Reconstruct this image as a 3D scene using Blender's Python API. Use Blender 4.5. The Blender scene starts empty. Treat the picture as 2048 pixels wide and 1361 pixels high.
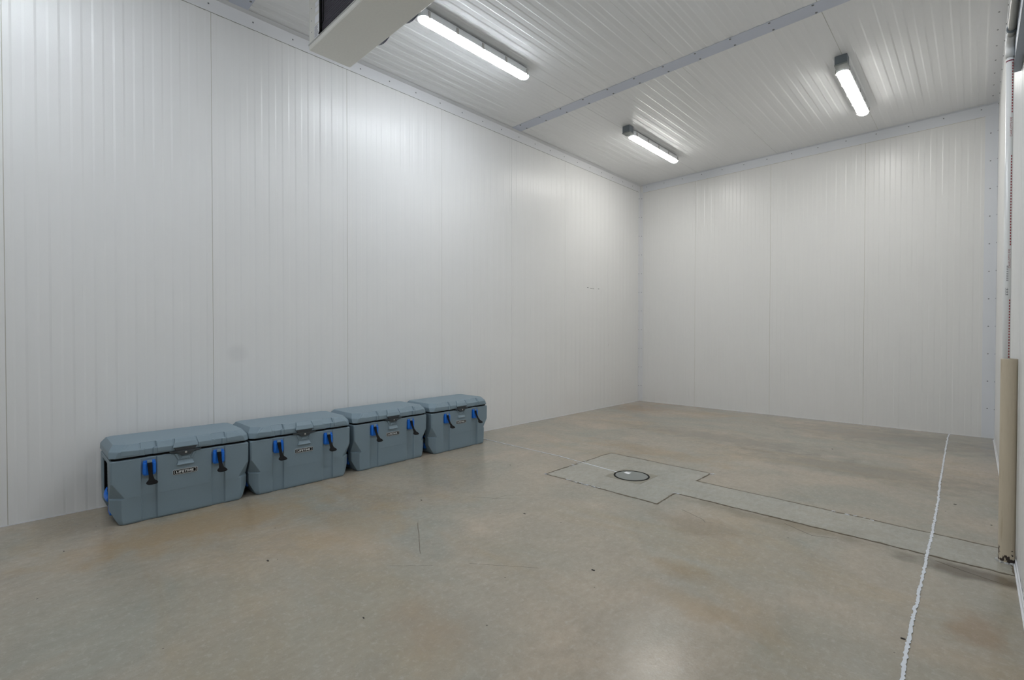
import bpy, bmesh, math, random
from mathutils import Vector, Matrix
S = bpy.context.scene
COL = S.collection
R = math.radians
random.seed(7)

# ------------------------------------------------------------------ camera, world, exposure
F_PX = 962.115
cam_data = bpy.data.cameras.new('camera')
cam_data.sensor_fit = 'HORIZONTAL'
cam_data.sensor_width = 36.0
cam_data.lens = F_PX / 2048 * 36.0
cam_data.clip_start = 0.02
cam = bpy.data.objects.new('camera', cam_data)
COL.objects.link(cam)
yaw, pitch, roll = R(43.9349), R(-0.74994), R(0.03536)
f_ = Vector((-math.sin(yaw) * math.cos(pitch), math.cos(yaw) * math.cos(pitch), math.sin(pitch)))
r_ = Vector((math.cos(yaw), math.sin(yaw), 0))
u_ = r_.cross(f_)
r2 = r_ * math.cos(roll) + u_ * math.sin(roll)
u2 = -r_ * math.sin(roll) + u_ * math.cos(roll)
m = Matrix((( r2.x, u2.x, -f_.x, 0), (r2.y, u2.y, -f_.y, 0), (r2.z, u2.z, -f_.z, 1.3), (0, 0, 0, 1)))
cam.matrix_world = m
S.camera = cam

world = bpy.data.worlds.new('world')
S.world = world
world.use_nodes = True
world.node_tree.nodes['Background'].inputs[0].default_value = (0.6, 0.7, 0.8, 1)
world.node_tree.nodes['Background'].inputs[1].default_value = 0.15

S.view_settings.view_transform = 'Standard'
S.view_settings.look = 'None'
S.view_settings.exposure = 0.0
S.view_settings.gamma = 1.0
S.view_settings.use_curve_mapping = False

LAMP_NEAR = (0.885, 0.94, 1.0)      # the lamp tubes: cooler ones near the camera, neutral ones deeper in
LAMP_FAR = (1.0, 0.99, 0.95)
POWER_NEAR, POWER_FAR = 52.0, 44.5

# room
XL, XR, YB, YF, ZC = -4.691, 0.178, 8.429, -3.0, 4.144

# ------------------------------------------------------------------ materials
def lin(c):
    return tuple((x / 12.92 if x <= 0.04045 else ((x + 0.055) / 1.055) ** 2.4) for x in c)
def rgb(r, g, b):
    return lin((r / 255, g / 255, b / 255)) + (1,)

def mat(name, col, rough=0.5, metal=0.0, noise=0.0, nscale=20, bump=0.0, bscale=80, emit=None, spec=0.5, bdist=0.002):
    m = bpy.data.materials.new(name)
    m.use_nodes = True
    nt = m.node_tree; N = nt.nodes; L = nt.links
    b = N['Principled BSDF']
    b.inputs['Base Color'].default_value = col
    b.inputs['Roughness'].default_value = rough
    b.inputs['Metallic'].default_value = metal
    b.inputs['Specular IOR Level'].default_value = spec
    tc = N.new('ShaderNodeTexCoord')
    if noise:
        n = N.new('ShaderNodeTexNoise'); n.inputs['Scale'].default_value = nscale; n.inputs['Detail'].default_value = 5
        L.new(tc.outputs['Object'], n.inputs['Vector'])
        mx = N.new('ShaderNodeMix'); mx.data_type = 'RGBA'
        mx.inputs[6].default_value = tuple(c * (1 - noise) for c in col[:3]) + (1,)
        mx.inputs[7].default_value = tuple(min(1, c * (1 + noise)) for c in col[:3]) + (1,)
        L.new(n.outputs[0], mx.inputs[0]); L.new(mx.outputs[2], b.inputs['Base Color'])
    if bump:
        n = N.new('ShaderNodeTexNoise'); n.inputs['Scale'].default_value = bscale; n.inputs['Detail'].default_value = 3
        L.new(tc.outputs['Object'], n.inputs['Vector'])
        bp = N.new('ShaderNodeBump'); bp.inputs['Strength'].default_value = bump; bp.inputs['Distance'].default_value = bdist
        L.new(n.outputs[0], bp.inputs['Height']); L.new(bp.outputs[0], b.inputs['Normal'])
    if emit:
        b.inputs['Emission Color'].default_value = emit[0] + (1,)
        b.inputs['Emission Strength'].default_value = emit[1]
    return m

M = {}
M['panel'] = mat('embossed_white_panel', rgb(231, 231, 230), 0.31, spec=0.40, bump=0.2, bscale=110, noise=0.012, nscale=3, bdist=0.0012)
M['ceiling_panel'] = mat('white_ceiling_panel', rgb(233, 234, 235), 0.34)
M['caulk'] = mat('tan_joint', rgb(190, 184, 166), 0.6)
M['sealant'] = mat('brown_grey_sealant', rgb(128, 126, 116), 0.7)
M['flash'] = mat('white_flashing', rgb(228, 229, 231), 0.35)
M['flash_blue'] = mat('blue_white_flashing', rgb(225, 228, 233), 0.4)
M['strap'] = mat('blue_grey_strap', rgb(200, 206, 220), 0.4)
M['screw'] = mat('screw_zinc', rgb(132, 134, 138), 0.5)
M['cooler'] = mat('grey_plastic', rgb(123, 142, 153), 0.46, noise=0.03, nscale=90, bump=0.25, bscale=320, bdist=0.0006)
M['black'] = mat('black_rubber', rgb(12, 11, 11), 0.6, spec=0.15)
M['gasket'] = mat('black_gasket', rgb(10, 10, 11), 0.7, spec=0.15)
M['dark_plastic'] = mat('dark_plastic', rgb(58, 64, 68), 0.4)
M['blue'] = mat('blue_plastic', rgb(18, 112, 216), 0.4)
M['chrome'] = mat('chrome', rgb(210, 212, 214), 0.15, 1.0)
M['white_ink'] = mat('white_print', rgb(235, 238, 238), 0.5)
M['red_ink'] = mat('red_print', rgb(150, 45, 55), 0.5)
M['dark_ink'] = mat('dark_print', rgb(62, 62, 66), 0.5)
M['galv'] = mat('stucco_aluminium', rgb(228, 227, 220), 0.42, 0.0, noise=0.05, nscale=60, bump=0.3, bscale=160)
M['galv_edge'] = mat('bare_metal_edge', rgb(190, 190, 186), 0.35, 0.4)
M['coil'] = mat('dark_fin_coil', rgb(104, 100, 112), 0.5, 0.1)
M['fan_blue'] = mat('dark_blue_fan_ring', rgb(32, 38, 66), 0.4)
M['label'] = mat('white_label', rgb(242, 243, 246), 0.5)
M['box_grey'] = mat('grey_junction_box', rgb(110, 118, 124), 0.5)
M['housing'] = mat('light_housing', rgb(232, 235, 236), 0.4)
M['clip'] = mat('steel_clip', rgb(185, 183, 180), 0.35, 0.2)
M['pvc'] = mat('white_pvc', rgb(222, 222, 220), 0.28)
M['pvc_grey'] = mat('grey_painted_pipe', rgb(170, 170, 164), 0.35)
M['header'] = mat('blue_grey_metal', rgb(150, 158, 168), 0.45)
M['weld'] = mat('purple_primer', rgb(120, 42, 60), 0.5)
M['white_line'] = mat('white_line', rgb(214, 218, 224), 0.6, noise=0.08, nscale=60)
M['seam'] = mat('dark_seam', rgb(98, 88, 72), 0.7, noise=0.35, nscale=30)
M['lid_metal'] = mat('drain_lid', rgb(130, 134, 130), 0.4, 0.1, noise=0.08, nscale=15)
M['crumb'] = mat('debris', rgb(40, 34, 30), 0.8)

M['lamp_near'] = mat('diffuser_cool', (0.9, 0.9, 0.9, 1), 0.4, emit=(LAMP_NEAR, POWER_NEAR))
M['lamp_far'] = mat('diffuser_neutral', (0.9, 0.9, 0.9, 1), 0.4, emit=(LAMP_FAR, POWER_FAR))

def floor_material(name, base, alt, warm, patch=False):
    m = bpy.data.materials.new(name); m.use_nodes = True
    nt = m.node_tree; N = nt.nodes; L = nt.links
    b = N['Principled BSDF']
    tc = N.new('ShaderNodeTexCoord'); mp = N.new('ShaderNodeMapping')
    L.new(tc.outputs['Object'], mp.inputs[0])
    def noise(sc, det=6, rough=0.55, dist=0.0, scale3=None):
        n = N.new('ShaderNodeTexNoise'); n.inputs['Scale'].default_value = sc
        n.inputs['Detail'].default_value = det; n.inputs['Roughness'].default_value = rough; n.inputs['Distortion'].default_value = dist
        if scale3:
            q = N.new('ShaderNodeMapping'); q.inputs['Scale'].default_value = scale3; q.inputs['Rotation'].default_value = (0, 0, R(18))
            L.new(tc.outputs['Object'], q.inputs[0]); L.new(q.outputs[0], n.inputs['Vector'])
        else:
            L.new(mp.outputs[0], n.inputs['Vector'])
        return n.outputs[0]
    def ramp(v, a, c, lo=0.0, hi=1.0):
        r = N.new('ShaderNodeMapRange'); r.inputs[1].default_value = a; r.inputs[2].default_value = c
        r.inputs[3].default_value = lo; r.inputs[4].default_value = hi; r.clamp = True
        L.new(v, r.inputs[0]); return r.outputs[0]
    def mix(f, a, c, mode='MIX'):
        x = N.new('ShaderNodeMix'); x.data_type = 'RGBA'; x.blend_type = mode
        if isinstance(f, float): x.inputs[0].default_value = f
        else: L.new(f, x.inputs[0])
        for i, v in ((6, a), (7, c)):
            if isinstance(v, tuple): x.inputs[i].default_value = v
            else: L.new(v, x.inputs[i])
        return x.outputs[2]
    c = mix(ramp(noise(0.9, 5, 0.55, 0.6), 0.36, 0.64), base, alt)
    c = mix(ramp(noise(0.55, 6, 0.6, 0.8, (1.0, 2.2, 1)), 0.50, 0.70, 0, 0.65), c, warm)
    c = mix(ramp(noise(2.6, 9, 0.66, 0.7), 0.38, 0.72, 0, 0.40), c, rgb(132, 130, 122))
    c = mix(ramp(noise(5.5, 8, 0.7, 0.0, (2.2, 0.6, 1)), 0.50, 0.9, 0, 0.20), c, rgb(188, 181, 166))
    c = mix(ramp(noise(16, 8, 0.75, 0.2, (1.6, 0.8, 1)), 0.40, 0.72, 0, 0.40), c, rgb(132, 123, 108))
    c = mix(ramp(noise(34, 6, 0.8), 0.52, 0.75, 0, 0.40), c, rgb(198, 192, 180))
    c = mix(ramp(noise(140, 2, 0.5), 0.62, 0.8, 0, 0.30), c, rgb(96, 88, 78))
    # dark specks
    vo = N.new('ShaderNodeTexVoronoi'); vo.inputs['Scale'].default_value = 6.0; vo.inputs['Randomness'].default_value = 1.0
    L.new(mp.outputs[0], vo.inputs['Vector'])
    c = mix(ramp(vo.outputs['Distance'], 0.018, 0.03, 0.75, 0.0), c, rgb(52, 44, 38))
    # stains with shapes of their own: centre, radii, strength, colour
    if not patch:
        stains = [((-3.75, 0.95, 0), (0.35, 0.9), 0.45, rgb(158, 130, 88)), ((-3.0, 1.6, 0), (0.35, 0.35), 0.3, rgb(160, 134, 94)),
                  ((-1.15, 2.55, 0), (0.18, 0.10), 0.40, rgb(138, 114, 74)), ((-0.95, 2.25, 0), (0.34, 0.10), 0.30, rgb(158, 130, 88)),
                  ((-1.35, 3.20, 0), (0.35, 0.20), 0.35, rgb(120, 98, 66)), ((-4.2, 7.6, 0), (0.5, 0.6), 0.4, rgb(142, 108, 66)),
                  ((-2.2, 6.1, 0), (1.3, 0.35), 0.4, rgb(104, 100, 88)), ((-0.8, 5.6, 0), (1.3, 0.35), 0.4, rgb(104, 98, 84)),
                  ((-0.6, 7.6, 0), (1.4, 0.6), 0.45, rgb(108, 104, 94)), ((-1.7, 1.25, 0), (0.30, 0.18), 0.2, rgb(162, 128, 92)),
                  ((-1.0, 3.66, 0), (0.75, 0.10), 0.45, rgb(106, 92, 64)), ((0.0, 3.60, 0), (0.32, 0.10), 0.75, rgb(74, 62, 44)),
                  ((-2.6, 4.9, 0), (0.9, 0.25), 0.3, rgb(150, 122, 78)), ((0.0, 2.9, 0), (0.12, 0.2), 0.4, rgb(140, 104, 62))]
        wob = N.new('ShaderNodeTexNoise'); wob.inputs['Scale'].default_value = 6.0; wob.inputs['Detail'].default_value = 6
        L.new(mp.outputs[0], wob.inputs['Vector'])
        for ctr, rad, st, colr in stains:
            q = N.new('ShaderNodeMapping'); q.vector_type = 'POINT'
            q.inputs['Location'].default_value = (-ctr[0] / rad[0], -ctr[1] / rad[1], 0)
            q.inputs['Scale'].default_value = (1 / rad[0], 1 / rad[1], 0)
            L.new(tc.outputs['Object'], q.inputs[0])
            ln = N.new('ShaderNodeVectorMath'); ln.operation = 'LENGTH'; L.new(q.outputs[0], ln.inputs[0])
            ad = N.new('ShaderNodeMath'); ad.operation = 'MULTIPLY_ADD'
            L.new(wob.outputs[0], ad.inputs[0]); ad.inputs[1].default_value = -1.8; L.new(ln.outputs['Value'], ad.inputs[2])
            c = mix(ramp(ad.outputs[0], -0.5, 0.25, st, 0.0), c, colr)
    L.new(c, b.inputs['Base Color'])
    L.new(ramp(noise(1.7, 8, 0.7, 0.5), 0.3, 0.75, 0.13, 0.27), b.inputs['Roughness'])
    b.inputs['Specular IOR Level'].default_value = 0.5
    bp = N.new('ShaderNodeBump'); bp.inputs['Strength'].default_value = 0.5; bp.inputs['Distance'].default_value = 0.0012
    L.new(noise(90, 4, 0.6), bp.inputs['Height']); L.new(bp.outputs[0], b.inputs['Normal'])
    return m
M['floor'] = floor_material('polished_concrete', rgb(176, 162, 144), rgb(152, 150, 138), rgb(164, 144, 112))
M['patch'] = floor_material('patch_concrete', rgb(172, 168, 156), rgb(162, 162, 153), rgb(160, 152, 133), True)

def guard_material():
    m = mat('cream_painted_steel', rgb(202, 189, 166), 0.42, noise=0.05, nscale=9)
    nt = m.node_tree; N = nt.nodes; L = nt.links; b = N['Principled BSDF']
    src = b.inputs['Base Color'].links[0].from_socket
    tc = N.new('ShaderNodeTexCoord'); sp = N.new('ShaderNodeSeparateXYZ'); L.new(tc.outputs['Object'], sp.inputs[0])
    n = N.new('ShaderNodeTexNoise'); n.inputs['Scale'].default_value = 45; n.inputs['Detail'].default_value = 6
    L.new(tc.outputs['Object'], n.inputs['Vector'])
    ma = N.new('ShaderNodeMath'); ma.operation = 'MULTIPLY_ADD'; L.new(sp.outputs[2], ma.inputs[0]); ma.inputs[1].default_value = -2.6
    L.new(n.outputs[0], ma.inputs[2])
    r = N.new('ShaderNodeMapRange'); r.inputs[1].default_value = 0.40; r.inputs[2].default_value = 0.44; L.new(ma.outputs[0], r.inputs[0])
    mx = N.new('ShaderNodeMix'); mx.data_type = 'RGBA'; L.new(r.outputs[0], mx.inputs[0]); L.new(src, mx.inputs[6])
    mx.inputs[7].default_value = rgb(52, 40, 34)
    # scuffs
    q = N.new('ShaderNodeMapping'); q.inputs['Scale'].default_value = (60, 60, 5); L.new(tc.outputs['Object'], q.inputs[0])
    n2 = N.new('ShaderNodeTexNoise'); n2.inputs['Scale'].default_value = 1.0; n2.inputs['Detail'].default_value = 4; L.new(q.outputs[0], n2.inputs['Vector'])
    r2_ = N.new('ShaderNodeMapRange'); r2_.inputs[1].default_value = 0.62; r2_.inputs[2].default_value = 0.70; r2_.inputs[4].default_value = 0.45; L.new(n2.outputs[0], r2_.inputs[0])
    mx2 = N.new('ShaderNodeMix'); mx2.data_type = 'RGBA'; L.new(r2_.outputs[0], mx2.inputs[0]); L.new(mx.outputs[2], mx2.inputs[6])
    mx2.inputs[7].default_value = rgb(176, 158, 128)
    L.new(mx2.outputs[2], b.inputs['Base Color'])
    return m
M['guard'] = guard_material()

# ------------------------------------------------------------------ helpers
def link_obj(name, me, material, parent=None):
    o = bpy.data.objects.new(name, me)
    if material is not None:
        for mm in (material if isinstance(material, (list, tuple)) else [material]):
            me.materials.append(mm)
    COL.objects.link(o)
    if parent is not None: o.parent = parent
    return o
def build(name, bm, material, parent=None, bevel=0, smooth=False, seg=2):
    bmesh.ops.recalc_face_normals(bm, faces=bm.faces)
    me = bpy.data.meshes.new(name); bm.to_mesh(me); bm.free()
    o = link_obj(name, me, material, parent)
    if smooth:
        for p in me.polygons: p.use_smooth = True
    if bevel:
        b = o.modifiers.new('bevel', 'BEVEL'); b.width = bevel; b.segments = seg; b.limit_method = 'ANGLE'; b.angle_limit = R(25)
    return o
def box(bm, x0, x1, y0, y1, z0, z1, mi=0):
    vs = [bm.verts.new(v) for v in ((x0,y0,z0),(x1,y0,z0),(x1,y1,z0),(x0,y1,z0),(x0,y0,z1),(x1,y0,z1),(x1,y1,z1),(x0,y1,z1))]
    for f in ((0,3,2,1),(4,5,6,7),(0,1,5,4),(1,2,6,5),(2,3,7,6),(3,0,4,7)):
        bm.faces.new([vs[i] for i in f]).material_index = mi
def loft(bm, rings, caps=True):
    R_ = [[bm.verts.new(p) for p in r] for r in rings]
    n = len(R_[0])
    for a, b in zip(R_[:-1], R_[1:]):
        for i in range(n):
            bm.faces.new((a[i], a[(i+1) % n], b[(i+1) % n], b[i]))
    if caps:
        bm.faces.new(list(reversed(R_[0]))); bm.faces.new(R_[-1])
def tube(bm, pts, rad, n=12, caps=True, flat=None):
    pts = [Vector(p) for p in pts]; rings = []
    rads = rad if isinstance(rad, (list, tuple)) else [rad] * len(pts)
    prev = None
    for i, p in enumerate(pts):
        t = ((pts[min(i+1, len(pts)-1)] - p).normalized() + (p - pts[max(i-1, 0)]).normalized()).normalized() if 0 < i < len(pts)-1 else (pts[1]-pts[0] if i == 0 else pts[-1]-pts[-2]).normalized()
        if prev is None:
            a = Vector((0,0,1)) if abs(t.z) < 0.9 else Vector((1,0,0))
            prev = t.cross(a).normalized()
        else:
            prev = (prev - t * prev.dot(t)).normalized()
        w = t.cross(prev)
        rings.append([p + (prev * math.cos(2*math.pi*k/n) + w * math.sin(2*math.pi*k/n) * (flat or 1)) * rads[i] for k in range(n)])
    loft(bm, rings, caps)
def prism_y(bm, poly, y0, y1, poly_back=None):
    """polygon given in (x,z), front at y0, back at y1"""
    a = [(x, y0, z) for x, z in poly]; b = [(x, y1, z) for x, z in (poly_back or poly)]
    loft(bm, [a, b])
def tag(o, label=None, cat=None, group=None, kind=None):
    if label: o['label'] = label
    if cat: o['category'] = cat
    if group: o['group'] = group
    if kind: o['kind'] = kind
    return o
def empty(name, loc, rz=0):
    o = bpy.data.objects.new(name, None); COL.objects.link(o); o.location = loc; o.rotation_euler = (0, 0, rz)
    o.empty_display_size = 0.1
    return o
def copy_tree(o, parent=None):
    c = o.copy(); COL.objects.link(c)
    if parent: c.parent = parent
    for ch in [q for q in bpy.data.objects if q.parent == o]:
        copy_tree(ch, c)
    return c
def structure(o): return tag(o, kind='structure')

# ------------------------------------------------------------------ setting: ribbed panel walls and ceiling
def ribs(u0, u1, joints, pitch=0.12, depth=0.0023):
    """profile [(u, inset, is_joint)] of shallow flat ribs between panel joints"""
    pts = [(u0, 0, 0)]
    js = sorted(joints)
    for k, j in enumerate(js):
        if u0 + 0.01 < j < u1 - 0.01:
            pts += [(j - 0.0025, 0, 0), (j - 0.001, 0.0035, 1), (j + 0.001, 0.0035, 1), (j + 0.0025, 0, 0)]
        nxt = js[k+1] if k + 1 < len(js) else u1 + 9
        n = int((nxt - j) / pitch + 0.2)
        for i in range(n):
            c = j + 0.070 + i * pitch
            if c + 0.045 < min(u1, nxt - 0.01) and c - 0.045 > u0:
                pts += [(c - 0.037, 0, 0), (c - 0.024, depth, 0), (c + 0.024, depth, 0), (c + 0.037, 0, 0)]
    pts.append((u1, 0, 0))
    return pts
def ribbed(name, prof, v0, v1, fn, thick, materials):
    """fn(u, inset, v) -> point; inset goes into the wall"""
    bm = bmesh.new()
    a = [bm.verts.new(fn(u, d, v0)) for u, d, j in prof]; b = [bm.verts.new(fn(u, d, v1)) for u, d, j in prof]
    for i in range(len(prof) - 1):
        f = bm.faces.new((a[i], a[i+1], b[i+1], b[i]))
        f.material_index = 1 if (prof[i][2] and prof[i+1][2]) else 0
    u0, u1 = prof[0][0], prof[-1][0]
    c = [bm.verts.new(fn(u, thick, v)) for u, v in ((u0, v0), (u1, v0), (u1, v1), (u0, v1))]
    bm.faces.new(c)
    bm.faces.new((a[0], b[0], c[3], c[0])); bm.faces.new((a[-1], c[1], c[2], b[-1]))
    bm.faces.new([c[0], c[1]] + list(reversed(a))); bm.faces.new([c[3]] + [c[2]] + list(reversed(b)))
    return structure(build(name, bm, materials))
T = 0.12
wall_left = ribbed('wall_left', ribs(YF, YB + T, [-0.034 + 1.2235 * k for k in range(-3, 8)]), 0, ZC + T, lambda u, d, v: (XL - d, u, v), T, [M['panel'], M['caulk']])
wall_back = ribbed('wall_back', ribs(XL, XR, [-2.379 - 1.2235, -2.379 - 2.447, -2.379, -1.1495, 0.08]), 0, ZC + T, lambda u, d, v: (u, YB + d, v), T, [M['panel'], M['caulk']])
wall_right = ribbed('wall_right', ribs(YF, YB + T, [0.35 + 1.2235 * k for k in range(-3, 8)]), 0, ZC + T, lambda u, d, v: (XR + d, u, v), T, [M['panel'], M['caulk']])
wall_front = ribbed('wall_front', ribs(XL, XR, [-4.2 + 1.2235 * k for k in range(0, 4)]), 0, ZC + T, lambda u, d, v: (u, YF - d, v), T, [M['panel'], M['caulk']])
ceiling = ribbed('ceiling', ribs(XL, XR, [-4.825, -3.55, -2.278, -1.005], depth=0.003), YF, YB, lambda u, d, v: (u, v, ZC + d), T, [M['ceiling_panel'], M['caulk']])

bm = bmesh.new(); box(bm, XL - T, XR + T, YF - T, YB + T, -0.1, 0.0)
floor = structure(build('floor', bm, M['floor']))

def screws(parent, pts, axis, r=0.0056):
    """hex heads along a flashing; axis = outward normal"""
    ax = Vector(axis)
    me = None
    for p in pts:
        if me is None:
            bm = bmesh.new(); a = Vector((1,0,0)) if abs(ax.x) < 0.5 else Vector((0,1,0)); b = ax.cross(a)
            rings = [[ax * h + (a * math.cos(k*math.pi/4) + b * math.sin(k*math.pi/4)) * rr for k in range(8)] for h, rr in ((0, r*1.3), (0.0015, r*1.3), (0.002, r*0.8), (0.005, r*0.7))]
            loft(bm, rings)
            o = build('screw', bm, M['screw'], parent); me = o.data
        else:
            o = bpy.data.objects.new('screw', me); COL.objects.link(o); o.parent = parent
        o.location = p

def frange(a, b, s):
    out = []
    while a < b: out.append(a); a += s
    return out
# angle flashings (each a thin folded strip): left wall / ceiling
def angle_trim(name, boxes, material):
    bm = bmesh.new()
    for bx in boxes: box(bm, *bx)
    return structure(build(name, bm, material, bevel=0.0008, seg=1))
t = angle_trim('trim_1', [(XL, XL + 0.002, YF, YB, ZC - 0.118, ZC), (XL + 0.002, XL + 0.062, YF, YB, ZC - 0.002, ZC)], M['flash'])
bm = bmesh.new(); box(bm, XL - 0.002, XL + 0.0012, YF, YB - 0.062, ZC - 0.1215, ZC - 0.118); build('sealant_line', bm, M['sealant'], t)
bm = bmesh.new(); box(bm, XL + 0.062, XL + 0.066, YF, YB - 0.062, ZC - 0.0015, ZC); build('sealant_line', bm, M['flash'], t)
screws(t, [(XL + 0.002, y, ZC - 0.055) for y in frange(-0.92, YB - 0.1, 0.3485)], (1, 0, 0))
t = angle_trim('trim_2', [(XL + 0.062, XR, YB - 0.002, YB, ZC - 0.135, ZC), (XL + 0.062, XR, YB - 0.06, YB - 0.002, ZC - 0.002, ZC)], M['flash_blue'])
bm = bmesh.new(); box(bm, XL + 0.071, XR - 0.116, YB - 0.0012, YB + 0.002, ZC - 0.138, ZC - 0.1352); build('sealant_line', bm, M['caulk'], t)
screws(t, [(x, YB - 0.002, ZC - 0.04) for x in frange(-4.55, XR - 0.05, 0.352)], (0, -1, 0))
t = angle_trim('trim_3', [(XL, XL + 0.002, YB - 0.06, YB - 0.002, 0, ZC - 0.12), (XL, XL + 0.07, YB - 0.002, YB, 0, ZC - 0.136)], M['flash'])
screws(t, [(XL + 0.04, YB - 0.002, z) for z in frange(0.3, 3.95, 0.36)], (0, -1, 0))
screws(t, [(XL + 0.002, YB - 0.035, z) for z in frange(0.3, 3.95, 0.36)], (1, 0, 0))
t = angle_trim('trim_4', [(XR - 0.115, XR - 0.002, YB - 0.002, YB, 0, ZC - 0.136), (XR - 0.002, XR, YB - 0.115, YB, 0, ZC - 0.002)], M['flash_blue'])
screws(t, [(XR - 0.065, YB - 0.002, z) for z in frange(0.37, 3.95, 0.342)], (0, -1, 0))
screws(t, [(XR - 0.002, YB - 0.06, z) for z in frange(0.37, 3.95, 0.342)], (-1, 0, 0))
t = angle_trim('trim_5', [(XR - 0.002, XR, 3.4, YB - 0.116, ZC - 0.11, ZC - 0.002), (XR - 0.11, XR, YF, YB - 0.062, ZC - 0.002, ZC)], M['flash'])
screws(t, [(XR - 0.055, y, ZC - 0.002) for y in frange(3.3, YB - 0.1, 0.345)], (0, 0, -1))
screws(t, [(XR - 0.002, y, ZC - 0.06) for y in frange(3.45, YB - 0.1, 0.345)], (-1, 0, 0))
# flat straps across the ceiling, screwed along both edges
for n, (ya, yb) in (('trim_6', (4.80, 4.975)), ('trim_7', (1.305, 1.46)), ('trim_8', (-2.2, -2.04))):
    bm = bmesh.new(); box(bm, XL + 0.062, XR - 0.11, ya, yb, ZC - 0.003, ZC)
    t = structure(build(n, bm, M['strap'], bevel=0.001, seg=1))
    screws(t, [(x, ya + 0.022, ZC - 0.003) for x in frange(-4.49, 0.0, 0.345)], (0, 0, -1), 0.0085)
    screws(t, [(x, yb - 0.022, ZC - 0.003) for x in frange(-4.49, 0.0, 0.345)], (0, 0, -1), 0.0085)
# base trims
bm = bmesh.new(); box(bm, XR - 0.006, XR, YF, YB - 0.116, 0, 0.03); box(bm, XR - 0.013, XR - 0.006, YF, YB - 0.116, 0, 0.008)
structure(build('baseboard_right', bm, M['flash'], bevel=0.0008, seg=1))
bm = bmesh.new(); box(bm, XL, XL + 0.004, YF, YB - 0.062, 0, 0.006)
structure(build('baseboard_left', bm, M['flash']))
bm = bmesh.new(); box(bm, XL + 0.07, XR - 0.116, YB - 0.004, YB, 0, 0.006)
structure(build('baseboard_back', bm, M['flash']))

# ------------------------------------------------------------------ floor: patch, trench, lines
def ribbon(name, pts, w, z, material, parent, jag=0.3, step=0.02, thick=0.001, taper=None):
    """ragged-edged strip following a polyline on the floor"""
    P = []
    for (x0, y0), (x1, y1) in zip(pts[:-1], pts[1:]):
        L_ = math.hypot(x1-x0, y1-y0); n = max(1, int(L_/step))
        for i in range(n): P.append((x0+(x1-x0)*i/n, y0+(y1-y0)*i/n))
    P.append(pts[-1])
    bm = bmesh.new(); rings = []
    off = 0
    for i, (x, y) in enumerate(P):
        a = P[max(0, i-1)]; b = P[min(len(P)-1, i+1)]
        d = Vector((b[0]-a[0], b[1]-a[1])).normalized(); nrm = Vector((-d.y, d.x))
        off = off * 0.8 + random.uniform(-1, 1) * w * jag * 0.25
        ww = w * (1 if taper is None else taper(i/len(P)))
        l = off + ww/2 * (1 + random.uniform(-jag, jag)); r = off - ww/2 * (1 + random.uniform(-jag, jag))
        rings.append([(x+nrm.x*l, y+nrm.y*l, z), (x+nrm.x*r, y+nrm.y*r, z), (x+nrm.x*r, y+nrm.y*r, z+thick), (x+nrm.x*l, y+nrm.y*l, z+thick)])
    loft(bm, rings)
    return build(name, bm, material, parent)
patch_poly = [(-2.852, 3.412), (-1.742, 3.405), (-1.75, 3.735), (-0.9, 3.732), (0.165, 3.72), (0.165, 4.135), (-0.9, 4.16), (-1.762, 4.178), (-1.762, 4.49), (-2.852, 4.515)]
bm = bmesh.new()
def sub(poly, s=0.05, j=0.004):
    out = []
    for (x0, y0), (x1, y1) in zip(poly, poly[1:] + poly[:1]):
        n = max(1, int(math.hypot(x1-x0, y1-y0)/s))
        for i in range(n): out.append((x0+(x1-x0)*i/n + random.uniform(-j, j), y0+(y1-y0)*i/n + random.uniform(-j, j)))
    return out
pp = sub(patch_poly)
loft(bm, [[(x, y, 0.0) for x, y in pp], [(x, y, 0.0012) for x, y in pp]])
patch = build('concrete_patch', bm, M['patch'], floor)
ribbon('patch_seam', patch_poly + [patch_poly[0]], 0.013, 0.0012, M['seam'], floor, 0.8, 0.02, 0.0006)
# crumbs of white filler left along the seam
bm = bmesh.new()
for a, b, n in (((-2.60, 3.41), (-2.25, 3.408), 26), ((-2.86, 3.42), (-2.84, 3.40), 6), ((-1.76, 3.73), (-1.72, 3.74), 5), ((-2.85, 3.75), (-2.85, 4.1), 9), ((-1.76, 4.47), (-1.74, 4.5), 4), ((-0.75, 4.155), (-0.5, 4.15), 7)):
    for i in range(n):
        k = random.random(); x = a[0]+(b[0]-a[0])*k + random.uniform(-.008, .008); y = a[1]+(b[1]-a[1])*k + random.uniform(-.008, .008)
        s = random.uniform(.003, .009); box(bm, x-s*1.6, x+s*1.6, y-s*.5, y+s*.5, 0.001, 0.0028)
tag(build('filler_crumbs', bm, M['white_line'], floor), kind='stuff')
# square frame of the drain, round black ring and lid
drain = tag(empty('floor_drain', (-2.25, 3.91, 0.0)), 'round floor drain lid with black ring in concrete patch', 'floor drain')
bm = bmesh.new(); box(bm, -0.175, 0.175, -0.175, 0.175, 0.0012, 0.0022)
build('surround', bm, mat('drain_surround', rgb(140, 136, 122), 0.5, noise=0.06, nscale=8), drain, bevel=0.0005, seg=1)
bm = bmesh.new()
def ringpts(r, z, n=48): return [(r*math.cos(2*math.pi*k/n), r*math.sin(2*math.pi*k/n), z) for k in range(n)]
loft(bm, [ringpts(0.160, 0.0022), ringpts(0.160, 0.005), ringpts(0.145, 0.005), ringpts(0.145, 0.0022)], False)
build('ring', bm, M['gasket'], drain)
bm = bmesh.new(); loft(bm, [ringpts(0.145, 0.002), ringpts(0.145, 0.0036), ringpts(0.143, 0.0042)])
lid = build('drain_cover', bm, M['lid_metal'], drain)
bm = bmesh.new(); box(bm, -0.098, -0.045, 0.025, 0.075, 0.0042, 0.0048)
build('access_plate', bm, M['label'], lid)
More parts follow.
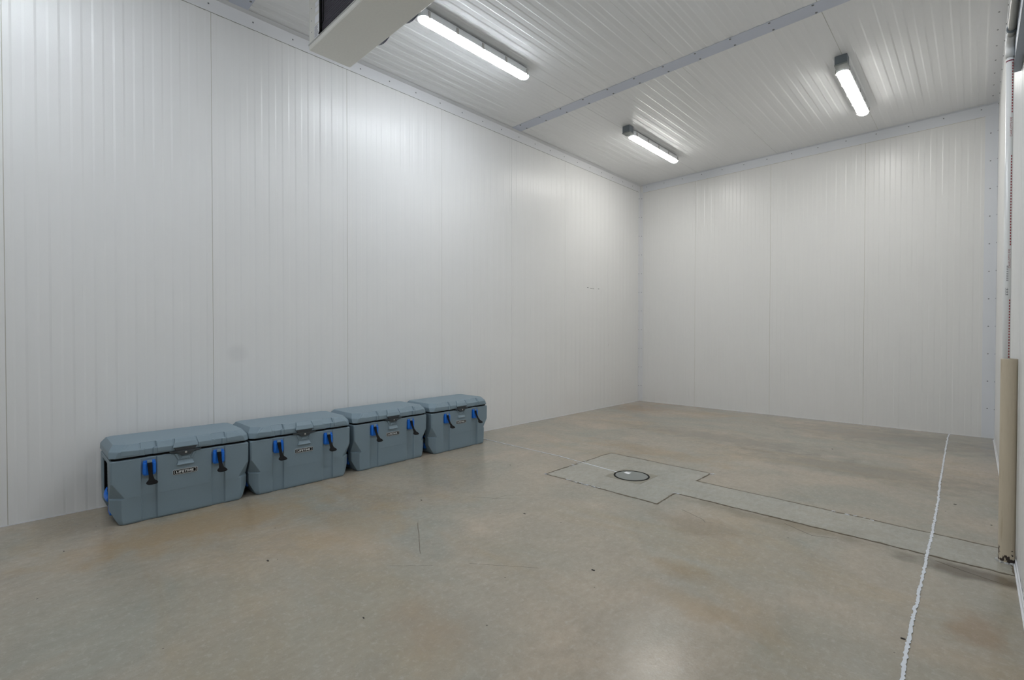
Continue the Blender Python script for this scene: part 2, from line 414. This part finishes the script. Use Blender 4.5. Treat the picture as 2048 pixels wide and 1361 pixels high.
tag(ribbon('painted_line', [(-4.66, 4.03), (-3.6, 4.012), (-3.157, 4.01), (-2.8, 3.97), (-2.405, 3.925)], 0.011, 0.0014, M['white_line'], None, 0.25, 0.03),
    'thin white line across the floor from the coolers to the drain', 'floor line')
tag(ribbon('painted_line', [(-0.232, YB-0.01), (-0.238, 8.05), (-0.215, 5.937), (-0.198, 5.0), (-0.190, 4.152), (-0.192, 3.699), (-0.193, 2.857), (-0.187, 2.306), (-0.19, 0.5), (-0.19, YF)], 0.013, 0.0022, M['white_line'], None, 0.5, 0.014, 0.0015),
    'ragged white caulk line running along the floor beside the right wall', 'floor line')
# hairline cracks and scratches
bm = bmesh.new()
for pts in ([(-1.55, 3.42), (-1.36, 3.34), (-1.33, 3.30)], [(-0.62, 3.62), (-0.75, 3.56), (-0.93, 3.66)], [(-0.15, 3.66), (-0.02, 3.60), (0.14, 3.55)],
            [(-0.06, 2.42), (-0.01, 2.36), (0.08, 2.27), (0.16, 2.2)], [(-2.35, 1.45), (-2.18, 1.62)], [(-2.75, 1.92), (-2.35, 1.66)], [(-2.05, 1.78), (-1.72, 2.02)],
            [(-2.9, 2.5), (-2.6, 2.72)], [(-2.55, 2.9), (-2.7, 2.75), (-2.72, 2.6)]):
    P = []
    for (x0, y0), (x1, y1) in zip(pts[:-1], pts[1:]):
        for i in range(8): P.append((x0+(x1-x0)*i/8+random.uniform(-.003, .003), y0+(y1-y0)*i/8+random.uniform(-.003, .003), 0.0))
    P.append((pts[-1][0], pts[-1][1], 0))
    w = 0.0012
    loft(bm, [[(x-w, y-w, 0), (x+w, y+w, 0), (x+w, y+w, .0006), (x-w, y-w, .0006)] for x, y, z in P])
tag(build('scratches', bm, M['seam'], floor), kind='stuff')
bm = bmesh.new()
for x, y in ((-1.83, 6.95), (-1.15, 6.4), (-0.1, 4.97), (-2.33, 2.55), (-0.21, 2.62), (-0.6, 1.75), (-3.3, 3.4), (-2.9, 1.0), (-1.5, 2.2), (0.09, 4.6), (-1.0, 1.45), (-3.1, 2.2), (-2.0, 1.1), (-3.9, 0.2)):
    s = random.uniform(.003, .007); box(bm, x-s*1.4, x+s*1.4, y-s*.6, y+s*.6, 0, .003)
tag(build('debris_specks', bm, M['crumb'], floor), kind='stuff')
# marks on the left wall
bm = bmesh.new()
for y, z, s in ((6.70, 2.075, .02), (6.80, 2.07, .03), (6.86, 2.068, .018), (7.02, 2.075, .02), (7.33, 1.1, .006)):
    box(bm, XL, XL + .0006, y-s, y+s, z-.004, z+.003)
build('scuff_marks', bm, M['dark_ink'], wall_left)
# soft round grey smudge on the left wall, in the paint
nt = M['panel'].node_tree; N = nt.nodes; L = nt.links; b = N['Principled BSDF']
src = b.inputs['Base Color'].links[0].from_socket
tc = N.new('ShaderNodeTexCoord'); q = N.new('ShaderNodeVectorMath'); q.operation = 'DISTANCE'; L.new(tc.outputs['Object'], q.inputs[0])
q.inputs[1].default_value = (XL, 1.376, 1.126)
r = N.new('ShaderNodeMapRange'); r.inputs[1].default_value = 0.04; r.inputs[2].default_value = 0.10; r.inputs[3].default_value = 0.10; r.inputs[4].default_value = 0; L.new(q.outputs['Value'], r.inputs[0])
mx = N.new('ShaderNodeMix'); mx.data_type = 'RGBA'; L.new(r.outputs[0], mx.inputs[0]); L.new(src, mx.inputs[6]); mx.inputs[7].default_value = rgb(120, 124, 130)
L.new(mx.outputs[2], b.inputs['Base Color'])

# ------------------------------------------------------------------ ceiling lights
def light(loc, label, lampmat, jb=True):
    """loc = centre of the fixture at the ceiling; tube runs along Y"""
    t = tag(empty('ceiling_light', loc), label, 'ceiling light', 'vapour tight tube lights on the ceiling')
    Ln = 0.705
    def stad(w, ln, z, n=8):
        out = []
        for k in range(n+1):
            a = math.pi*k/n; out.append((w*math.cos(a), ln - w + w*math.sin(a), z))
        for k in range(n+1):
            a = math.pi + math.pi*k/n; out.append((w*math.cos(a), -ln + w + w*math.sin(a), z))
        return out
    bm = bmesh.new(); loft(bm, [stad(.040, Ln-.02, -.012), stad(.054, Ln-.004, -.034), stad(.058, Ln, -.052), stad(.060, Ln, -.087), stad(.0555, Ln-.004, -.088)])
    build('housing', bm, M['housing'], t, smooth=False)
    bm = bmesh.new(); loft(bm, [stad(.0553, Ln-.005, -.080), stad(.054, Ln-.006, -.090), stad(.048, Ln-.012, -.101), stad(.034, Ln-.024, -.109), stad(.018, Ln-.04, -.112)])
    build('diffuser', bm, lampmat, t, smooth=True)
    for sx in (-1, 1):
        for k in range(5):
            y = -Ln + .07 + k * (2*Ln - .14)/4
            bm = bmesh.new(); box(bm, sx*.0605 if sx > 0 else -.0655, sx*.0655 if sx > 0 else -.0605, y-.012, y+.012, -.092, -.040)
            box(bm, min(sx*.056, sx*.0655), max(sx*.056, sx*.0655), y-.009, y+.009, -.095, -.092)
            build('clip', bm, M['clip'], t)
    for y in (-.42, .42):
        bm = bmesh.new(); box(bm, -.02, .02, y-.03, y+.03, -.02, 0); build('mounting_bracket', bm, M['clip'], t)
    if jb:
        bm = bmesh.new(); tube(bm, [(0.02, -Ln - .05, -.045), (0.02, -Ln + .004, -.045)], .011, 10)
        build('cable_gland', bm, M['black'], t)
        j = empty('junction_box', (loc[0] + 0.02, loc[1] - Ln - 0.105, loc[2]))
        bm = bmesh.new(); box(bm, -.055, .055, -.055, .055, -.085, 0); build('box_body', bm, M['box_grey'], j, bevel=.006)
        bm = bmesh.new(); box(bm, -.057, .057, -.057, .057, -.100, -.0851); build('cover', bm, mat('box_cover', rgb(140, 146, 144), 0.45), j, bevel=.003)
        return t, j
    return t, None
spots = [(-3.51, 3.175, 'near', 'long tube ceiling light closest to the camera, partly behind the hanging cooling unit', None),
         (-3.485, 6.70, 'far', 'lit tube ceiling light near the left wall, farther into the room', 'square grey junction box at the end of the far left ceiling light'),
         (-1.035, 6.74, 'far', 'lit tube ceiling light nearest the right side of the room', 'square grey junction box at the end of the right-hand ceiling light'),
         (-1.035, 3.175, 'near', 'tube ceiling light above the top edge of the view', 'grey junction box above the top edge of the view'),
         (-3.51, -0.35, 'near', 'tube ceiling light by the left wall behind the camera', 'grey junction box behind the camera by the left wall'),
         (-1.035, -0.35, 'near', 'tube ceiling light by the right wall behind the camera', 'grey junction box behind the camera by the right wall')]
for x, y, k, lab, jl in spots:
    t, j = light((x, y, ZC), lab, M['lamp_' + k], jl is not None)
    if j: tag(j, jl, 'junction box', 'grey junction boxes of the ceiling lights')

# ------------------------------------------------------------------ hanging evaporator unit
EX0, EX1, EY0, EY1, EZ0, EZ1 = -3.925, -1.95, 1.690, 2.050, 3.602, 4.06
ev = tag(empty('evaporator_unit', (EX0, EY0, EZ0)), 'long grey metal cooling unit hung from the ceiling beside the left wall', 'evaporator')
W, D, H = EX1-EX0, EY1-EY0, EZ1-EZ0
bm = bmesh.new()
# bottom pan with rounded corners and a raised lip
def rrect(x0, x1, y0, y1, r, z, n=4):
    out = []
    for cx, cy, a0 in ((x1-r, y0+r, -90), (x1-r, y1-r, 0), (x0+r, y1-r, 90), (x0+r, y0+r, 180)):
        for k in range(n+1):
            a = R(a0 + 90*k/n); out.append((cx+r*math.cos(a), cy+r*math.sin(a), z))
    return out
loft(bm, [rrect(.006, W-.006, .006, D-.006, .012, 0), rrect(0, W, 0, D, .014, .006), rrect(0, W, 0, D, .014, .040), rrect(.004, W-.004, .004, D-.004, .012, .042)])
build('drain_pan', bm, M['galv'], ev)
bm = bmesh.new(); box(bm, 0, W, -.002, .0, .034, .046); build('pan_lip', bm, M['galv_edge'], ev)
bm = bmesh.new(); box(bm, .002, .185, .006, .012, .043, H); box(bm, .002, .008, .012, D-.012, .043, H); box(bm, .002, .185, D-.012, D-.006, .043, H)
build('end_panel', bm, M['galv'], ev)
bm = bmesh.new(); box(bm, W-.185, W-.002, .006, .012, .043, H); box(bm, W-.008, W-.002, .012, D-.012, .043, H); box(bm, W-.185, W-.002, D-.012, D-.006, .043, H)
build('end_panel', bm, M['galv'], ev)
bm = bmesh.new(); box(bm, .008, W-.008, .006, D-.006, H, H+.012); build('top_panel', bm, M['galv'], ev)
bm = bmesh.new()
box(bm, .186, W-.186, .05, D-.08, .043, H-.001)
for k in range(30):     # fins
    z = .050 + k*(H-.06)/30; box(bm, .186, W-.186, .014, .05, z, z+.005)
build('coil', bm, M['coil'], ev)
bm = bmesh.new(); box(bm, .1855, .215, .004, .013, .043, H); build('coil_frame', bm, M['gasket'], ev)
bm = bmesh.new(); tube(bm, [(.262, .006, H), (.262, .004, .13), (.256, -.006, .10), (.262, -.012, .075), (.246, -.014, .055), (.235, -.012, .062), (.238, -.010, .10), (.250, -.006, .135)], .0035, 8)
tube(bm, [(.225, -.004, .065), (.222, -.012, .045), (.210, -.010, .040)], .004, 8)
build('sensor_cable', bm, M['black'], ev, smooth=True)
for i, (z0, z1, x0) in enumerate(((.055, .150, .095), (.165, .225, .110), (.250, .285, .115), (.295, .33, .115), (.345, .38, .115), (.39, .43, .115))):
    bm = bmesh.new(); box(bm, x0, .181, .0045, .0058, z0, z1)
    lb = build('sticker', bm, M['label'], ev)
    if i == 0:
        bm = bmesh.new()
        for k in range(9): box(bm, x0+.006, .181-random.uniform(.01, .03), .0038, .0044, z0+.008+k*.0095, z0+.0105+k*.0095)
        build('print', bm, M['dark_ink'], lb)
for z in (.13, .22, .32):
    bm = bmesh.new(); box(bm, .045-.003, .045+.003, .004, .0058, z-.003, z+.003); build('panel_screw', bm, M['screw'], ev)
bm = bmesh.new(); box(bm, .186, W-.186, D-.012, D-.006, .043, H); build('fan_panel', bm, M['galv'], ev)
for k in range(4):
    cx = .465 + k*.40
    bm = bmesh.new(); cz = .235; r0 = .19
    def rr(r, y, n=32): return [(cx + r*math.cos(2*math.pi*i/n), y, cz + r*math.sin(2*math.pi*i/n)) for i in range(n)]
    loft(bm, [rr(r0+.008, D-.006), rr(r0+.004, D+.05), rr(r0-.01, D+.055), rr(r0-.014, D-.006)], False)
    fan = build('fan_ring', bm, M['fan_blue'], ev, smooth=True)
    bm = bmesh.new()
    for rad in (.04, .08, .12, .16): tube(bm, [(cx + rad*math.cos(2*math.pi*i/24), D+.052, cz + rad*math.sin(2*math.pi*i/24)) for i in range(25)], .002, 5)
    for a in range(6): tube(bm, [(cx, D+.052, cz), (cx + .182*math.cos(a*math.pi/3), D+.052, cz + .182*math.sin(a*math.pi/3))], .0025, 5)
    build('fan_guard', bm, M['fan_blue'], fan)
    bm = bmesh.new()
    for a in range(5):
        th = a*2*math.pi/5
        pr = [(.035, -.35), (.035, .35), (.17, .42), (.17, -.15)]
        f_pts = [Vector((cx + r*math.cos(th+t), D+.018 + (.012 if t > 0 else -.012), cz + r*math.sin(th+t))) for r, t in pr]
        loft(bm, [f_pts, [p + Vector((0, .002, 0)) for p in f_pts]])
    tube(bm, [(cx, D, cz), (cx, D+.035, cz)], .04, 16)
    build('fan_blade', bm, M['dark_plastic'], fan)
for x in (.12, W-.12):
    for y in (.05, D-.05):
        bm = bmesh.new(); tube(bm, [(x, y, H+.012), (x, y, ZC-EZ0)], .006, 8); build('hanger_rod', bm, M['clip'], ev)

# ------------------------------------------------------------------ coolers
def outline(w, f, c, g, gi, go, s, z):
    """closed outline of a cooler level; g/gi/go = latch channel depth, inner, outer x; s = side recess"""
    half = [(gi - .006 if gi > .01 else .01, -f), (gi, -f+g), (go, -f+g), (go+.006, -f), (w-c, -f), (w, -f+c), (w, -.125), (w-s, -.115), (w-s, .115), (w, .125), (w, f-.02), (w-.02, f)]
    pts = [(x, y, z) for x, y in half] + [(-x, y, z) for x, y in reversed(half)]
    return pts
ZB = 0.452
def make_cooler():
    root = empty('cooler', (0, 0, 0))
    bm = bmesh.new()
    lv = [  # z, w, f, corner, groove, side recess
        (0.000, .370, .230, .018, .006, .0), (0.004, .374, .235, .020, .010, .0), (0.014, .380, .240, .024, .012, .0), (0.028, .388, .241, .028, .013, .0),
        (0.045, .396, .241, .034, .013, .034),
        (0.100, .420, .241, .055, .013, .034), (0.176, .421, .243, .056, .012, .034), (0.182, .421, .2435, .074, .012, .034), (0.290, .423, .244, .010, .013, .034),
        (0.400, .424, .245, .010, .010, .034), (0.415, .424, .245, .010, .008, .0), (0.436, .424, .245, .010, .006, .0), (0.443, .420, .241, .012, .004, .0)]
    loft(bm, [outline(w, f, c, g, .172, .252, s, z) for z, w, f, c, g, s in lv])
    body = build('body', bm, M['cooler'], root, bevel=.003)
    bm = bmesh.new(); loft(bm, [outline(.414, .236, .02, .006, .19, .235, 0, .446), outline(.414, .236, .02, .006, .19, .235, 0, .462)])
    build('gasket', bm, M['gasket'], root)
    bm = bmesh.new()
    ll = [(.459, .423, .246, .026, .008, .192, .234), (.463, .427, .250, .030, .010, .192, .234), (.498, .426, .250, .046, .011, .192, .234),
          (.504, .424, .248, .048, .012, .188, .238), (.508, .422, .245, .050, .013, .172, .256), (.540, .400, .222, .060, .014, .172, .256), (.5432, .397, .219, .060, .012, .174, .254), (.5435, .392, .200, .055, .0, .180, .250)]
    def lout(w, f, c, g, gi, go, z):
        half = [(gi-.006, -f), (gi, -f+g), (go, -f+g), (go+.006, -f), (w-c, -f), (w, -f+c), (w, f-c*.5), (w-c*.5, f)]
        return [(x, y, z) for x, y in half] + [(-x, y, z) for x, y in reversed(half)]
    loft(bm, [lout(w, f, c, g, gi, go, z) for z, w, f, c, g, gi, go in ll])
    lid = build('lid', bm, M['cooler'], root, bevel=.0025)
    # centre boss on the lid front
    bm = bmesh.new()
    loft(bm, [[(-.078, -.264, .482), (.078, -.264, .482), (.070, -.20, .482), (-.070, -.20, .482)],
              [(-.078, -.264, .488), (.078, -.264, .488), (.070, -.20, .488), (-.070, -.20, .488)],
              [(-.066, -.252, .516), (.066, -.252, .516), (.060, -.20, .520), (-.060, -.20, .520)],
              [(-.060, -.232, .541), (.060, -.232, .541), (.055, -.20, .546), (-.055, -.20, .546)]])
    build('lid_boss', bm, M['cooler'], lid, bevel=.002)
    for sx in (-1, 1):   # sloped front cheeks either side
        bm = bmesh.new()
        loft(bm, [[(sx*.082, -.254, .470), (sx*.165, -.254, .470), (sx*.165, -.22, .470), (sx*.082, -.22, .470)],
                  [(sx*.080, -.254, .500), (sx*.165, -.254, .500), (sx*.165, -.22, .500), (sx*.080, -.22, .500)],
                  [(sx*.072, -.228, .541), (sx*.160, -.228, .537), (sx*.160, -.20, .537), (sx*.072, -.20, .541)]])
        build('lid_cheek', bm, M['cooler'], lid, bevel=.002)
        bm = bmesh.new()
        loft(bm, [[(sx*.268, -.254, .470), (sx*.372, -.254, .470), (sx*.350, -.22, .470), (sx*.268, -.22, .470)],
                  [(sx*.268, -.254, .500), (sx*.366, -.253, .506), (sx*.340, -.22, .500), (sx*.268, -.22, .500)],
                  [(sx*.272, -.228, .538), (sx*.325, -.230, .536), (sx*.320, -.20, .537), (sx*.272, -.20, .538)]])
        build('lid_cheek', bm, M['cooler'], lid, bevel=.002)
    # finger pull under the boss
    bm = bmesh.new(); prism_y(bm, [(-.070, .481), (.070, .481), (.058, .458), (-.058, .458)], -.258, -.235); build('finger_pull', bm, M['dark_plastic'], lid, bevel=.002)
    # lock plate, pin
    bm = bmesh.new(); prism_y(bm, [(-.098, .457), (.098, .457), (.094, .450), (.052, .446), (.030, .425), (-.030, .425), (-.052, .446), (-.094, .450)], -.262, -.238)
    lock = build('lock_plate', bm, M['dark_plastic'], root, bevel=.002)
    bm = bmesh.new(); tube(bm, [(0, -.262, .444), (0, -.268, .444)], .007, 14); tag(build('pin', bm, M['chrome'], lock), 'chrome lock pin')
    # hourglass emblem pressed in the body
    bm = bmesh.new()
    loft(bm, [[(-.070, -.2455, .440), (-.046, -.2455, .440), (-.030, -.2455, .395), (-.045, -.2455, .388)], [(-.066, -.252, .436), (-.050, -.252, .436), (-.036, -.250, .397), (-.043, -.250, .392)]])
    loft(bm, [[(.070, -.2455, .440), (.046, -.2455, .440), (.030, -.2455, .395), (.045, -.2455, .388)], [(.066, -.252, .436), (.050, -.252, .436), (.036, -.250, .397), (.043, -.250, .392)]])
    loft(bm, [[(-.022, -.2455, .418), (.022, -.2455, .418), (.034, -.2455, .390), (-.034, -.2455, .390)], [(-.016, -.250, .414), (.016, -.250, .414), (.024, -.250, .393), (-.024, -.250, .393)]])
    # lower wedge whose sloping face looks up
    loft(bm, [[(-.046, -.243, .384), (.046, -.243, .384), (.056, -.243, .353), (-.056, -.243, .353)], [(-.042, -.246, .382), (.042, -.246, .382), (.052, -.262, .356), (-.052, -.262, .356)]])
    build('emblem', bm, M['cooler'], body, bevel=.001, seg=1)
    # badge
    bz = .303
    def rr(w, h, r, y, n=4):
        out = []
        for cx, cz, a0 in ((w-r, h-r, 0), (-w+r, h-r, 90), (-w+r, -h+r, 180), (w-r, -h+r, 270)):
            for k in range(n+1):
                a = R(a0+90*k/n); out.append((cx+r*math.cos(a), y, bz+cz+r*math.sin(a)))
        return out
    bm = bmesh.new(); loft(bm, [rr(.076, .0185, .007, -.2440), rr(.076, .0185, .007, -.2462)])
    badge = build('badge', bm, M['white_ink'], root)
    bm = bmesh.new(); loft(bm, [rr(.0742, .0168, .006, -.2463), rr(.0742, .0168, .006, -.2472)])
    build('badge_field', bm, M['gasket'], badge)
    bm = bmesh.new()   # inner white frame broken at the letters
    y0, y1 = -.2480, -.2473
    for sx in (-1, 1):
        a, b2 = sorted((sx*.0665, sx*.0645)); box(bm, a, b2, y0, y1, bz-.0125, bz+.0125)
        a, b2 = sorted((sx*.0665, sx*.058)); box(bm, a, b2, y0, y1, bz+.0110, bz+.0125); box(bm, a, b2, y0, y1, bz-.0125, bz-.0110)
    box(bm, -.060, .060, y0, y1, bz+.0122, bz+.0132); box(bm, -.060, .060, y0, y1, bz-.0132, bz-.0122)
    # block letters
    def bar(x0, z0, x1, z1): box(bm, x0, x1, y0, y1, bz-.0080+z0, bz-.0080+z1)
    x = -.0555; hgt = .016; st = .0036
    for ch in 'LIFETIME':
        wd = {'L': .0115, 'I': st, 'F': .0115, 'E': .0120, 'T': .0125, 'M': .0170}[ch]
        if ch == 'L': bar(x, 0, x+st, hgt); bar(x, 0, x+wd, .0038)
        elif ch == 'I': bar(x, 0, x+st, hgt)
        elif ch == 'F': bar(x, 0, x+st, hgt); bar(x, hgt-.0038, x+wd, hgt); bar(x, .0060, x+wd*.85, .0090)
        elif ch == 'E': bar(x, 0, x+st, hgt); bar(x, hgt-.0036, x+wd, hgt); bar(x, .0064, x+wd*.9, .0094); bar(x, 0, x+wd, .0036)
        elif ch == 'T': bar(x, hgt-.0038, x+wd, hgt); bar(x+wd/2-st/2, 0, x+wd/2+st/2, hgt)
        elif ch == 'M':
            bar(x, 0, x+st, hgt); bar(x+wd-st, 0, x+wd, hgt)
            mid = x+wd/2; zb = bz-.0080
            for a in (x, x+wd-st):
                q0 = [(a, zb+hgt), (a+st, zb+hgt), (mid+st/2, zb+.004), (mid-st/2, zb+.004)]
                prism_y(bm, q0, y0, y1)
        x += wd + .0031
    build('lettering', bm, M['white_ink'], badge)
    # latches
    for sx in (-1, 1):
        cx = sx*.212
        bm = bmesh.new()
        prism_y(bm, [(cx-.033, .420), (cx+.033, .420), (cx+.037, .400), (cx+.037, .328), (cx+.030, .318), (cx-.030, .318), (cx-.037, .328), (cx-.037, .400)], -.253, -.228)
        lat = build('latch', bm, M['blue'], root, bevel=.002)
        tag(lat, 'blue latch plate')
        for k in (-1, 1):
            bm = bmesh.new(); a, b2 = sorted((cx+k*.018, cx+k*.036)); box(bm, a, b2, -.262, -.2535, .330, .404); build('latch_rail', bm, M['blue'], lat, bevel=.003)
        bm = bmesh.new(); prism_y(bm, [(cx-.014, .424), (cx+.014, .424), (cx+.014, .405), (cx-.014, .405)], -.262, -.2535); tag(build('hinge_block', bm, M['cooler'], lat, bevel=.002), 'grey hinge block')
        # black rubber pull: narrow stem swinging out and flaring to a foot
        bm = bmesh.new()
        path = [(.408, -.260, .012, .007), (.392, -.264, .014, .009), (.360, -.276, .0125, .009), (.325, -.298, .012, .009), (.300, -.323, .017, .009), (.290, -.332, .030, .008), (.282, -.345, .034, .007), (.277, -.353, .026, .005)]
        rings = []
        for z, y, hw, ht in path:
            n = 12
            rings.append([(cx + hw*math.cos(2*math.pi*i/n), y - ht*math.sin(2*math.pi*i/n)*.75, z + ht*.65*math.sin(2*math.pi*i/n)*-1) for i in range(n)])
        loft(bm, rings)
        tag(build('latch_pull', bm, M['black'], lat, smooth=True), 'black rubber pull')
    # side handles: black strap and blue grip in the recess
    for sx in (-1, 1):
        bm = bmesh.new()
        for k in range(9):
            z = .385 - k*.024
            box(bm, *sorted((sx*.392, sx*.404)), -.100, .100, z-.018, z)
        for yy in (-.098, .090): box(bm, *sorted((sx*.392, sx*.418)), yy, yy+.008, .15, .392)
        build('side_grille', bm, M['gasket'], root)
        bm = bmesh.new(); n = 10
        hp = [(sx*.396, -.085, .20), (sx*.402, -.090, .185), (sx*.408, -.080, .160), (sx*.410, -.05, .148), (sx*.410, .05, .148), (sx*.408, .080, .160), (sx*.402, .090, .185), (sx*.396, .085, .20)]
        tube(bm, hp, [.011, .013, .016, .018, .018, .016, .013, .011], n)
        tag(build('side_handle', bm, M['blue'], root, smooth=True), 'blue carrying grip')
        bm = bmesh.new(); box(bm, *sorted((sx*.360, sx*.412)), -.11, -.02, .050, .105); tag(build('drain_plug', bm, M['blue'], root, bevel=.004), 'blue drain fitting')
    return root

CG = 'grey coolers in a row along the left wall'
base_lab = ['grey lidded cooler nearest the camera, its black side recess and blue grip showing',
            'second grey cooler from the camera end of the row along the left wall',
            'third grey cooler from the camera end, with a bright glint on its lid front',
            'farthest grey cooler of the row, next to the thin white floor line']
cspots = [(-4.370, 0.862, 0.0), (-4.378, 1.722, 0.3), (-4.418, 2.612, 2.2), (-4.425, 3.500, 2.4)]
proto = make_cooler()
roots = [proto] + [copy_tree(proto) for _ in range(3)]
for rt, (x, y, a), lab in zip(roots, cspots, base_lab):
    rt.location = (x, y, 0); rt.rotation_euler = (0, 0, R(90 + a))
    tag(rt, lab, 'cooler', CG)

# ------------------------------------------------------------------ right side: pipe, guard, header
gx, gy = 0.1395, 3.920
g = tag(empty('pipe_guard', (gx, gy, 0)), 'cream painted steel pipe guard standing against the right wall, rusty at its foot', 'pipe guard')
def circ(r, z, n=32): return [(r*math.cos(2*math.pi*k/n), r*math.sin(2*math.pi*k/n), z) for k in range(n)]
bm = bmesh.new(); loft(bm, [circ(.0350, 0), circ(.0350, 1.158), circ(.0320, 1.160), circ(.0315, 1.12), circ(.0315, 0)], False)
build('sleeve', bm, M['guard'], g, smooth=False)
bm = bmesh.new()
n = 30
def blob(r, z): return [((r + .006*math.sin(k*2.3) + .004*math.sin(k*5.1))*math.cos(2*math.pi*k/n), (r + .006*math.sin(k*2.3) + .004*math.sin(k*5.1))*math.sin(2*math.pi*k/n), z) for k in range(n)]
rings = [blob(.044, 0), blob(.042, .004), blob(.036, .009)]
rings = [[(min(x, XR-.014-gx), y, z) for x, y, z in q] for q in rings]
loft(bm, rings); build('caulk_bead', bm, mat('grey_caulk', rgb(168, 168, 166), 0.5), g)
px, py = 0.1262, 3.917
p = tag(empty('drain_pipe', (px, py, 0)), 'white plastic pipe with red print rising along the right wall into the cream guard', 'pipe')
bm = bmesh.new(); tube(bm, [(0, 0, .02), (0, 0, 2.86)], .0165, 24); build('riser', bm, M['pvc'], p, smooth=True)
bm = bmesh.new()
el = [(0, 0, 2.86)] + [(0, -.055 + .055*math.cos(a), 2.895 + .055*math.sin(a)) for a in [R(k) for k in (0, 22, 45, 67, 90)]] + [(0, -.09, 2.95)]
tube(bm, el, .0205, 24); build('elbow', bm, M['pvc'], p, smooth=True)
bm = bmesh.new(); tube(bm, [(0, -.088, 2.95), (0, -6.6, 2.95)], .0165, 24); build('ceiling_run', bm, M['pvc_grey'], p, smooth=True)
bm = bmesh.new(); tube(bm, [(0, 0, 2.835), (0, 0, 2.842)], .0170, 24); tag(build('primer_ring', bm, M['weld'], p), 'dark red primer ring')
# printing on the riser: lettering and the rows of fine print, following the camera-side of the pipe
def text_on(parent, body, size, z, ang, rad, material, name='print'):
    cu = bpy.data.curves.new(name, 'FONT'); cu.body = body; cu.size = size; cu.align_x = 'RIGHT'; cu.align_y = 'CENTER'; cu.extrude = 0.0001
    tmp = bpy.data.objects.new(name, cu); COL.objects.link(tmp)
    dg = bpy.context.evaluated_depsgraph_get(); me = bpy.data.meshes.new_from_object(tmp.evaluated_get(dg))
    bpy.data.objects.remove(tmp)
    for v in me.vertices:       # text x runs up the pipe, text y wraps round it
        x, y, zz = v.co; th = ang - y/rad
        v.co = ((rad+.0003+zz)*math.cos(th), (rad+.0003+zz)*math.sin(th), z + x)
    me.materials.clear()
    return link_obj(name, me, material, parent)
A = R(-62)
text_on(p, 'CHARLOTTE PIPE', .014, 2.52, A, .0165, M['red_ink'])
text_on(p, 'CHARLOTTE PIPE', .014, 1.78, A, .0165, M['red_ink'])
bm = bmesh.new()
def dashes(z0, z1, step, ang, w, hgt):
    z = z0
    while z < z1:
        a0, a1 = ang, ang + w/.0165
        rr_ = .0167
        vs = [(rr_*math.cos(a0), rr_*math.sin(a0), z), (rr_*math.cos(a1), rr_*math.sin(a1), z), (rr_*math.cos(a1), rr_*math.sin(a1), z+hgt), (rr_*math.cos(a0), rr_*math.sin(a0), z+hgt)]
        bm.faces.new([bm.verts.new(v) for v in vs]); z += step
dashes(2.545, 2.83, .016, A, .006, .010); dashes(1.80, 2.30, .016, A, .006, .010); dashes(1.165, 1.50, .016, A, .006, .010)
tag(build('fine_print', bm, M['red_ink'], p), kind='stuff')
bm = bmesh.new()
A2 = R(-100); dashes(1.60, 1.69, .010, A2, .006, .006); dashes(1.52, 1.556, .009, A2 - .25, .008, .006); dashes(1.52, 1.556, .014, A2, .006, .006)
tag(build('fine_print', bm, M['dark_ink'], p), kind='stuff')
# clamp on the horizontal run
cl = tag(empty('pipe_clamp', (px, 3.76, 2.95)), 'small metal strut clamp round the pipe near the ceiling on the right wall', 'pipe clamp')
bm = bmesh.new()
for yy in (-.012, .0): tube(bm, [(.0195*math.cos(a), yy, .0195*math.sin(a)) for a in [R(k*20) for k in range(19)]], .003, 6)
build('band', bm, M['box_grey'], cl)
bm = bmesh.new(); box(bm, .000, .017, -.016, .006, .020, .034); tube(bm, [(-.006, -.006, .028), (.02, -.006, .028)], .004, 8); build('bolt', bm, M['screw'], cl)

h = tag(empty('door_track_cover', (0.160, 2.0, 2.83)), 'blue-grey metal track cover mounted high on the right wall at the picture edge', 'track cover')
bm = bmesh.new(); box(bm, -.0165, XR-.1605, -4.6, 2.08, 0, .50); build('cover', bm, M['header'], h, bevel=.002)
bm = bmesh.new(); box(bm, -.0175, -.0166, -4.6, 2.08, 0, .006); build('edge_strip', bm, M['flash'], h)
